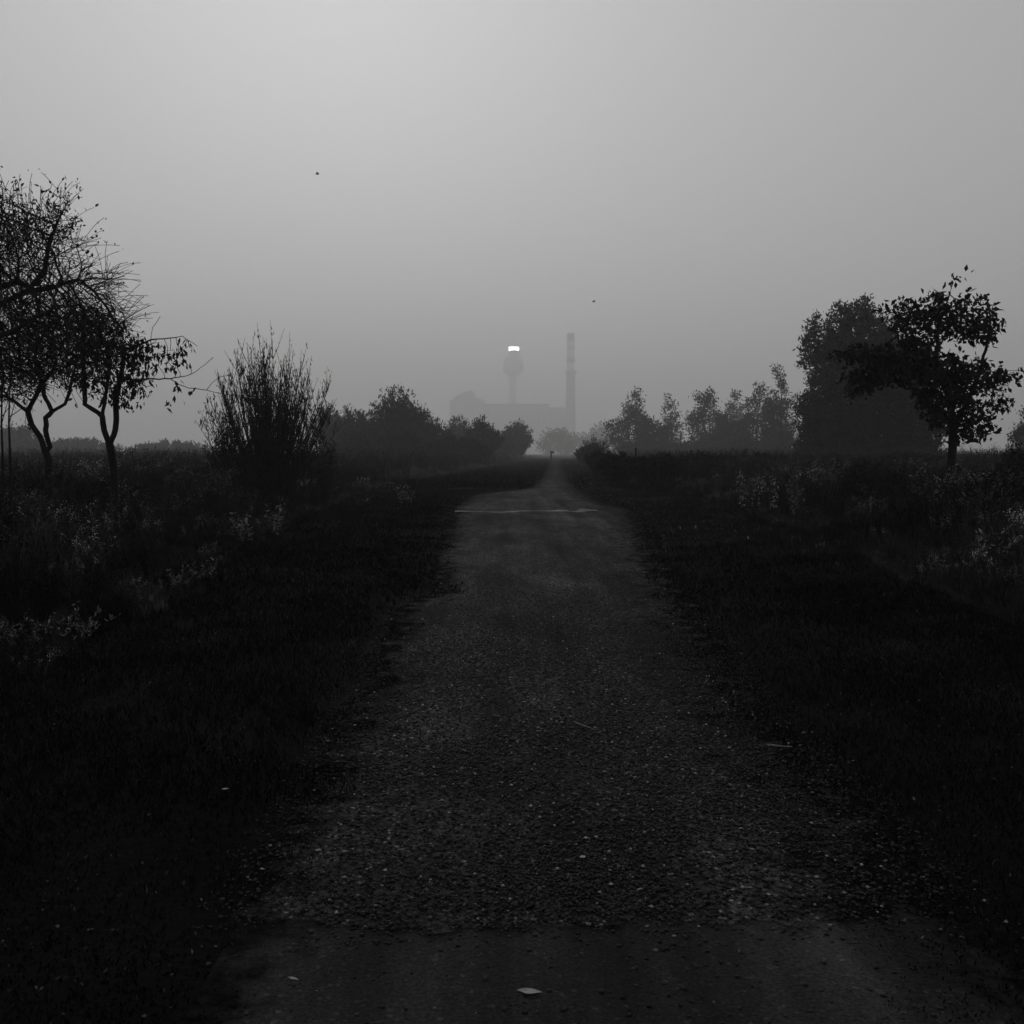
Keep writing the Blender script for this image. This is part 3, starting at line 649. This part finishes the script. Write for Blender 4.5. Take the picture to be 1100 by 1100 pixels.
for (Y, px, top, half, lab) in ((41, 705, 485, 34, 'black bush in the hedge, nearest the path bend on the right'), (43, 665, 484, 26, 'black bush in the hedge left of the nearest one'),
                                (62, 645, 480, 18, 'dark bush at the left end of the hedge'), (105, 638, 466, 16, 'spiky dark bush rising behind the left end of the hedge'),
                                (120, 627, 478, 12, 'misty bush beside the path behind the hedge end'), (48, 750, 485, 40, 'black bush in the hedge behind the brightest pale weeds'),
                                (50, 815, 486, 40, 'black bush in the hedge right of the brightest pale weeds'), (46, 975, 484, 40, 'dark bush left of the dark tree trunk'), (50, 895, 486, 44, 'dark bush in front of the big round tree')):
    bush('hedge_bush', lab, Y, px, top, half, 130, 0.15, 40, group='hedge bushes on the right', stem_r=0.02, up=0.5, lstart=0.05, tone=dk, prof=lambda u: 1 - 0.25 * u * u)
for (Y, px, top, half, lab) in ((84, 880, 456, 30, 'grey bush filling the left foot of the big round tree'), (86, 930, 452, 34, 'grey bush filling the middle foot of the big round tree'),
                                (84, 985, 450, 34, 'grey bush filling the right foot of the big round tree'), (215, 690, 470, 30, 'misty bush under the left trees of the far row'), (215, 745, 470, 32, 'misty bush under the middle trees of the far row'), (190, 805, 468, 34, 'misty bush under the right trees of the far row')):
    bush('hedge_bush', lab, Y, px, top, half, 90, Y * 0.0042, 36, group='misty understorey on the right', stem_r=0.02, up=0.6, lstart=0.05, hvar=0.45, prof=lambda u: 1 - 0.6 * u * u)
bush('edge_bush', 'black bush at the right frame edge below the dark tree', 24, 1092, 473, 24, 90, 0.11, 30, stem_r=0.015, up=0.5, tone=dk)

# fence on the right
fx = [(683, 481), (742, 483), (801, 482), (877, 483), (950, 484)]
Yf = 47.0; b0 = at(683, 487, Yf); fence = thing('wire_fence', 'old wire fence with leaning wooden posts behind the right weeds', 'fence', (b0[0], Yf, float(gh(b0[0], Yf))))
tops = []
for k, (px, top) in enumerate(fx):
    t = at(px, top, Yf); g = float(gh(t[0], Yf)); wv = 0.06
    V, F, _ = tube([np.array([t[0] - .02 * (k % 3), Yf, g - .2]), np.array([t[0], Yf, (g + t[2]) / 2]), t - np.array([0, 0, .03]), t], [wv, wv * .95, wv * .9, wv * .5], 8)
    mesh_obj('post', V, F, M['wood'], fence); tops.append((t, g))
for fr in (0.95, 0.62, 0.3):
    pts = []
    for (t, g), (t2, g2) in zip(tops[:-1], tops[1:]):
        for s in np.linspace(0, 1, 6)[:-1]:
            z = (g + (t[2] - g) * fr) * (1 - s) + (g2 + (t2[2] - g2) * fr) * s - 0.06 * 4 * s * (1 - s); pts.append([t[0] * (1 - s) + t2[0] * s, Yf - 0.06, z])
    pts.append([tops[-1][0][0], Yf - .06, tops[-1][1] + (tops[-1][0][2] - tops[-1][1]) * fr])
    V, F, _ = tube(pts, 0.004, 4); mesh_obj('wire', V, F, M['metal'], fence)

# marker post far down the path
t = at(592, 484.5, 190); g = float(gh(t[0], 190)); mp = thing('marker_post', 'tiny dark marker post with a short arm where the path vanishes', 'post', (t[0], 190, g))
V, F = lathe(t[0], 190, [(0.17, g - .1), (0.17, g + .6), (0.15, t[2] - .05), (0.05, t[2])], 10); mesh_obj('post', V, F, M['wood'], mp)
V, F = box(t[0] + .14, t[0] + .62, 189.93, 190.07, t[2] - .42, t[2] - .08); mesh_obj('arm_board', V, F, M['wood'], mp)

# ------------------------------------------------------------------ far structures in the fog
YF = 2600.0; s = YF / 1000
def wx(px): return (px - 550) * YF / (1000 * cp + 0) * 1.0
def wz(py, Y=YF): return at(550, py, Y)[2]
ps = thing('power_station', 'long flat-roofed plant with a stepped gabled block, faint in the fog', 'building', (at(550, 480, YF)[0], YF, 0))
def X(px, Y=YF): return at(px, 440, Y)[0]
ch = thing('chimney', 'tall banded smokestack with a gallery ring, faint in the fog', 'chimney', (X(613), YF - 45, 0))
Yc = YF - 45; cxx = at(613, 400, Yc)[0]
V, F = box(X(483), X(520), YF, YF + 60, -1, wz(430)); mesh_obj('boiler_house', V, F, M['cladding'], ps)
prof = [(487, 429.5), (487, 427), (495, 423), (500, 421), (505, 419), (508, 420), (511, 426), (515, 428), (520, 430), (520, 434)]
pv = np.array([[X(px), YF + 2, wz(py)] for px, py in prof]); pb = pv.copy(); pb[:, 1] = YF + 56; n = len(prof)
V = np.concatenate([pv, pb]); F4 = np.array([[i, i + n, (i + 1) % n + n, (i + 1) % n] for i in range(n)])
mesh_obj('roof', V, [F4, np.arange(n)[None], (np.arange(n) + n)[::-1][None]], M['cladding'], ps)
V, F = box(X(520) + .3, X(590), YF + 4, YF + 70, -1, wz(435)); mesh_obj('turbine_hall', V, F, M['cladding'], ps)
V, F = box(X(519.8), X(590.3), YF + 3, YF + 71, wz(435) + .01, wz(433.8)); mesh_obj('parapet', V, F, M['band_dark'], ps)
V, F = box(X(590) + .3, X(617), YF + 6, YF + 60, -1, wz(437.5)); mesh_obj('annexe', V, F, M['cladding'], ps)
wins = [box(X(524 + k * 6.6), X(527.6 + k * 6.6), YF + 3.2, YF + 3.9, wz(455), wz(440)) for k in range(10)]
for wv in wins: mesh_obj('window', wv[0], wv[1], M['pane'], ps)
bands = [(358.5, 367, 'band_dark', 5.2), (367, 371, 'concrete', 5.3), (371, 376, 'cladding', 5.4), (376, 384, 'concrete', 5.5), (384, 390, 'band_dark', 5.6), (390, 399, 'concrete', 5.7)]
for (a_, b_, m_, r_) in bands:
    V, F = lathe(cxx, Yc, [(10.4 + (a_ - 358) * .027, wz(a_, Yc)), (10.4 + (b_ - 358) * .027, wz(b_, Yc))][::-1]); mesh_obj('band', V, F, M[m_], ch)
V, F = lathe(cxx, Yc, [(15, -1), (13.7, wz(450, Yc)), (11.7, wz(399, Yc))]); mesh_obj('shaft', V, F, M['band_dark'], ch, smooth=True)
V, F = lathe(cxx, Yc, [(11.75, wz(401.5, Yc)), (16.1, wz(401, Yc)), (16.1, wz(399, Yc)), (11.6, wz(398.6, Yc))]); mesh_obj('gallery', V, F, M['band_dark'], ch)
V, F = lathe(cxx, Yc, [(10.5, wz(359, Yc)), (10.9, wz(358, Yc)), (9.2, wz(358, Yc)), (9.1, wz(362, Yc))]); mesh_obj('rim', V, F, M['band_dark'], ch)
Yt = 3200.0; tx = at(552, 400, Yt)[0]; z = lambda py: wz(py, Yt)
tw = thing('tower', 'slender tower with a bulging head and a brightly lit band, faint in the fog', 'tower', (tx, Yt, 0))
V, F = lathe(tx - 4.2, Yt, [(15.8, -1), (13.56, z(440)), (12.44, z(405)), (14.13, z(402))]); mesh_obj('stem', V, F, M['pale_render'], tw, smooth=True)
V, F = lathe(tx - 2.3, Yt, [(14.13, z(404)), (32.50, z(400.5)), (35.33, z(396)), (34.76, z(391)), (29.66, z(386)), (22.61, z(382.5)), (18.09, z(381))]); mesh_obj('head', V, F, M['pale_render'], tw, smooth=True)
V, F = lathe(tx, Yt, [(16.95, z(381)), (16.95, z(377.8)), (19.21, z(377.6)), (19.21, z(377.0))]); mesh_obj('neck', V, F, M['pale_render'], tw)
V, F = lathe(tx, Yt, [(17.81, z(377.0)), (17.81, z(373.0))], 24); lit = mesh_obj('lit_band', V, F, M['lit'], tw)
V, F = lathe(tx, Yt, [(19.21, z(373.0)), (19.21, z(372.3)), (5.65, z(371.2)), (0.85, z(371))]); mesh_obj('roof', V, F, M['pale_render'], tw)
V, F = lathe(tx, Yt, [(1.28, z(371.5)), (0.71, z(356))], 8); mesh_obj('mast', V, F, M['metal'], tw)

# ------------------------------------------------------------------ small things on the ground and in the air
def fallen_leaf(px, py, ln, wd, ang, lab, name='fallen_leaf', gz=0.012, m_='feather', cat='leaf', curl=0.3):
    c = gp(px, py, gz); root_t = np.linspace(0, 1, 9); V, F = [], []
    prof_ = [0.06, .42, .8, 1, .95, .8, .55, .3, .03]
    ca, sa = math.cos(ang), math.sin(ang)
    for k, t in enumerate(root_t):
        for j, sg in enumerate((-1, -.5, 0, .5, 1)):
            u = (t - .5) * ln; v = sg * wd / 2 * prof_[k] * (1 + .15 * math.sin(7 * t + sg * 2)); zz = gz + 0.002 + curl * wd * (sg * sg * .35 + .25 * (2 * t - 1) ** 2) * (0.3 + .7 * prof_[k])
            V.append([c[0] + u * ca - v * sa, c[1] + u * sa + v * ca, zz])
    for k in range(8):
        for j in range(4): a = k * 5 + j; F.append([a, a + 1, a + 6, a + 5])
    o = mesh_obj(name, np.array(V) - c * [1, 1, 0], np.array(F), M[m_], smooth=True); o.location = (c[0], c[1], 0); return tag(o, lab, cat, 'fallen leaves')
fallen_leaf(569, 1066, 0.075, 0.030, -0.15, 'large pale fallen leaf on the asphalt at the bottom centre', curl=0.35)
fallen_leaf(315, 1052, 0.040, 0.012, -0.4, 'small curled pale leaf at the left end of the asphalt', curl=0.6)
fallen_leaf(242, 848, 0.035, 0.02, 0.3, 'small pale leaf lying in the dark left grass', gz=0.07)
fallen_leaf(626, 921, 0.03, 0.022, 0.6, 'small round pale leaf on the gravel above the asphalt edge', gz=0.012)
fallen_leaf(990, 864, 0.05, 0.02, 0.2, 'dim fallen leaf on the gravel at the right')
def stick(pp, r, lab, name='twig'):
    pts = [gp(a, b, 0.02) + np.array([0, 0, dz]) for a, b, dz in pp]; V, F, _ = tube(pts, np.linspace(r, r * .5, len(pts)), 6); c = pts[0].copy(); c[2] = 0
    o = mesh_obj(name, V - c, F, M['twig'], smooth=True); o.location = c; return tag(o, lab, 'twig')
stick([(824, 800, 0), (834, 802, .006), (842, 802.5, .004), (851, 802, 0)], 0.006, 'short bleached twig across the right side of the gravel')
stick([(618, 776, 0), (630, 781, .003), (640, 784, .0)], 0.005, 'slanting grey twig in the middle of the gravel')
for (px, py, Y, lab) in ((341, 187, 60, 'tiny dark bird high in the sky above the cone-shaped shrub'), (638, 324, 75, 'tiny dark bird in the sky right above the chimney')):
    c = at(px, py, Y); root = thing('bird', lab, 'bird', c)
    ex = np.array([1, .2, .1])
    pts = [c + np.array([-.14, 0, 0]), c + np.array([-.09, 0, .0]), c, c + np.array([.08, 0, .02]), c + np.array([.11, 0, .03]), c + np.array([.15, 0, .02])]
    V, F, _ = tube(pts, [.012, .03, .042, .03, .026, .004], 8); mesh_obj('body', V, F, M['bird'], root, smooth=True)
    for sgn in (-1, 1):
        W = np.array([[.06, 0, .02], [-.06, 0, .015], [.05, sgn * .14, .08], [-.05, sgn * .13, .075], [-.02, sgn * .28, .03], [-.07, sgn * .25, .03]]) + c
        T_ = W + [0, 0, .006]; V = np.concatenate([W, T_]); f = np.array([[0, 1, 3, 2], [2, 3, 5, 4], [6, 8, 9, 7], [8, 10, 11, 9], [0, 2, 8, 6], [2, 4, 10, 8], [1, 7, 9, 3], [3, 9, 11, 5], [4, 5, 11, 10]])
        mesh_obj('wing', V, f, M['bird'], root)

# ------------------------------------------------------------------ fog: one closed box round everything
V, F = box(-5700, 5700, -80, 5700, -2.5, 352)
hz = mesh_obj('haze', V, F, bpy.data.materials.new('fog'), kind='stuff')
m = hz.data.materials[0]; m.use_nodes = True; t = m.node_tree; t.nodes.clear()
o = t.nodes.new('ShaderNodeOutputMaterial'); v = t.nodes.new('ShaderNodeVolumePrincipled')
v.inputs['Color'].default_value = (HAZE_COLOR,) * 3 + (1,); v.inputs['Density'].default_value = HAZE_DENSITY; v.inputs['Anisotropy'].default_value = 0.35
t.links.new(v.outputs[0], o.inputs['Volume'])
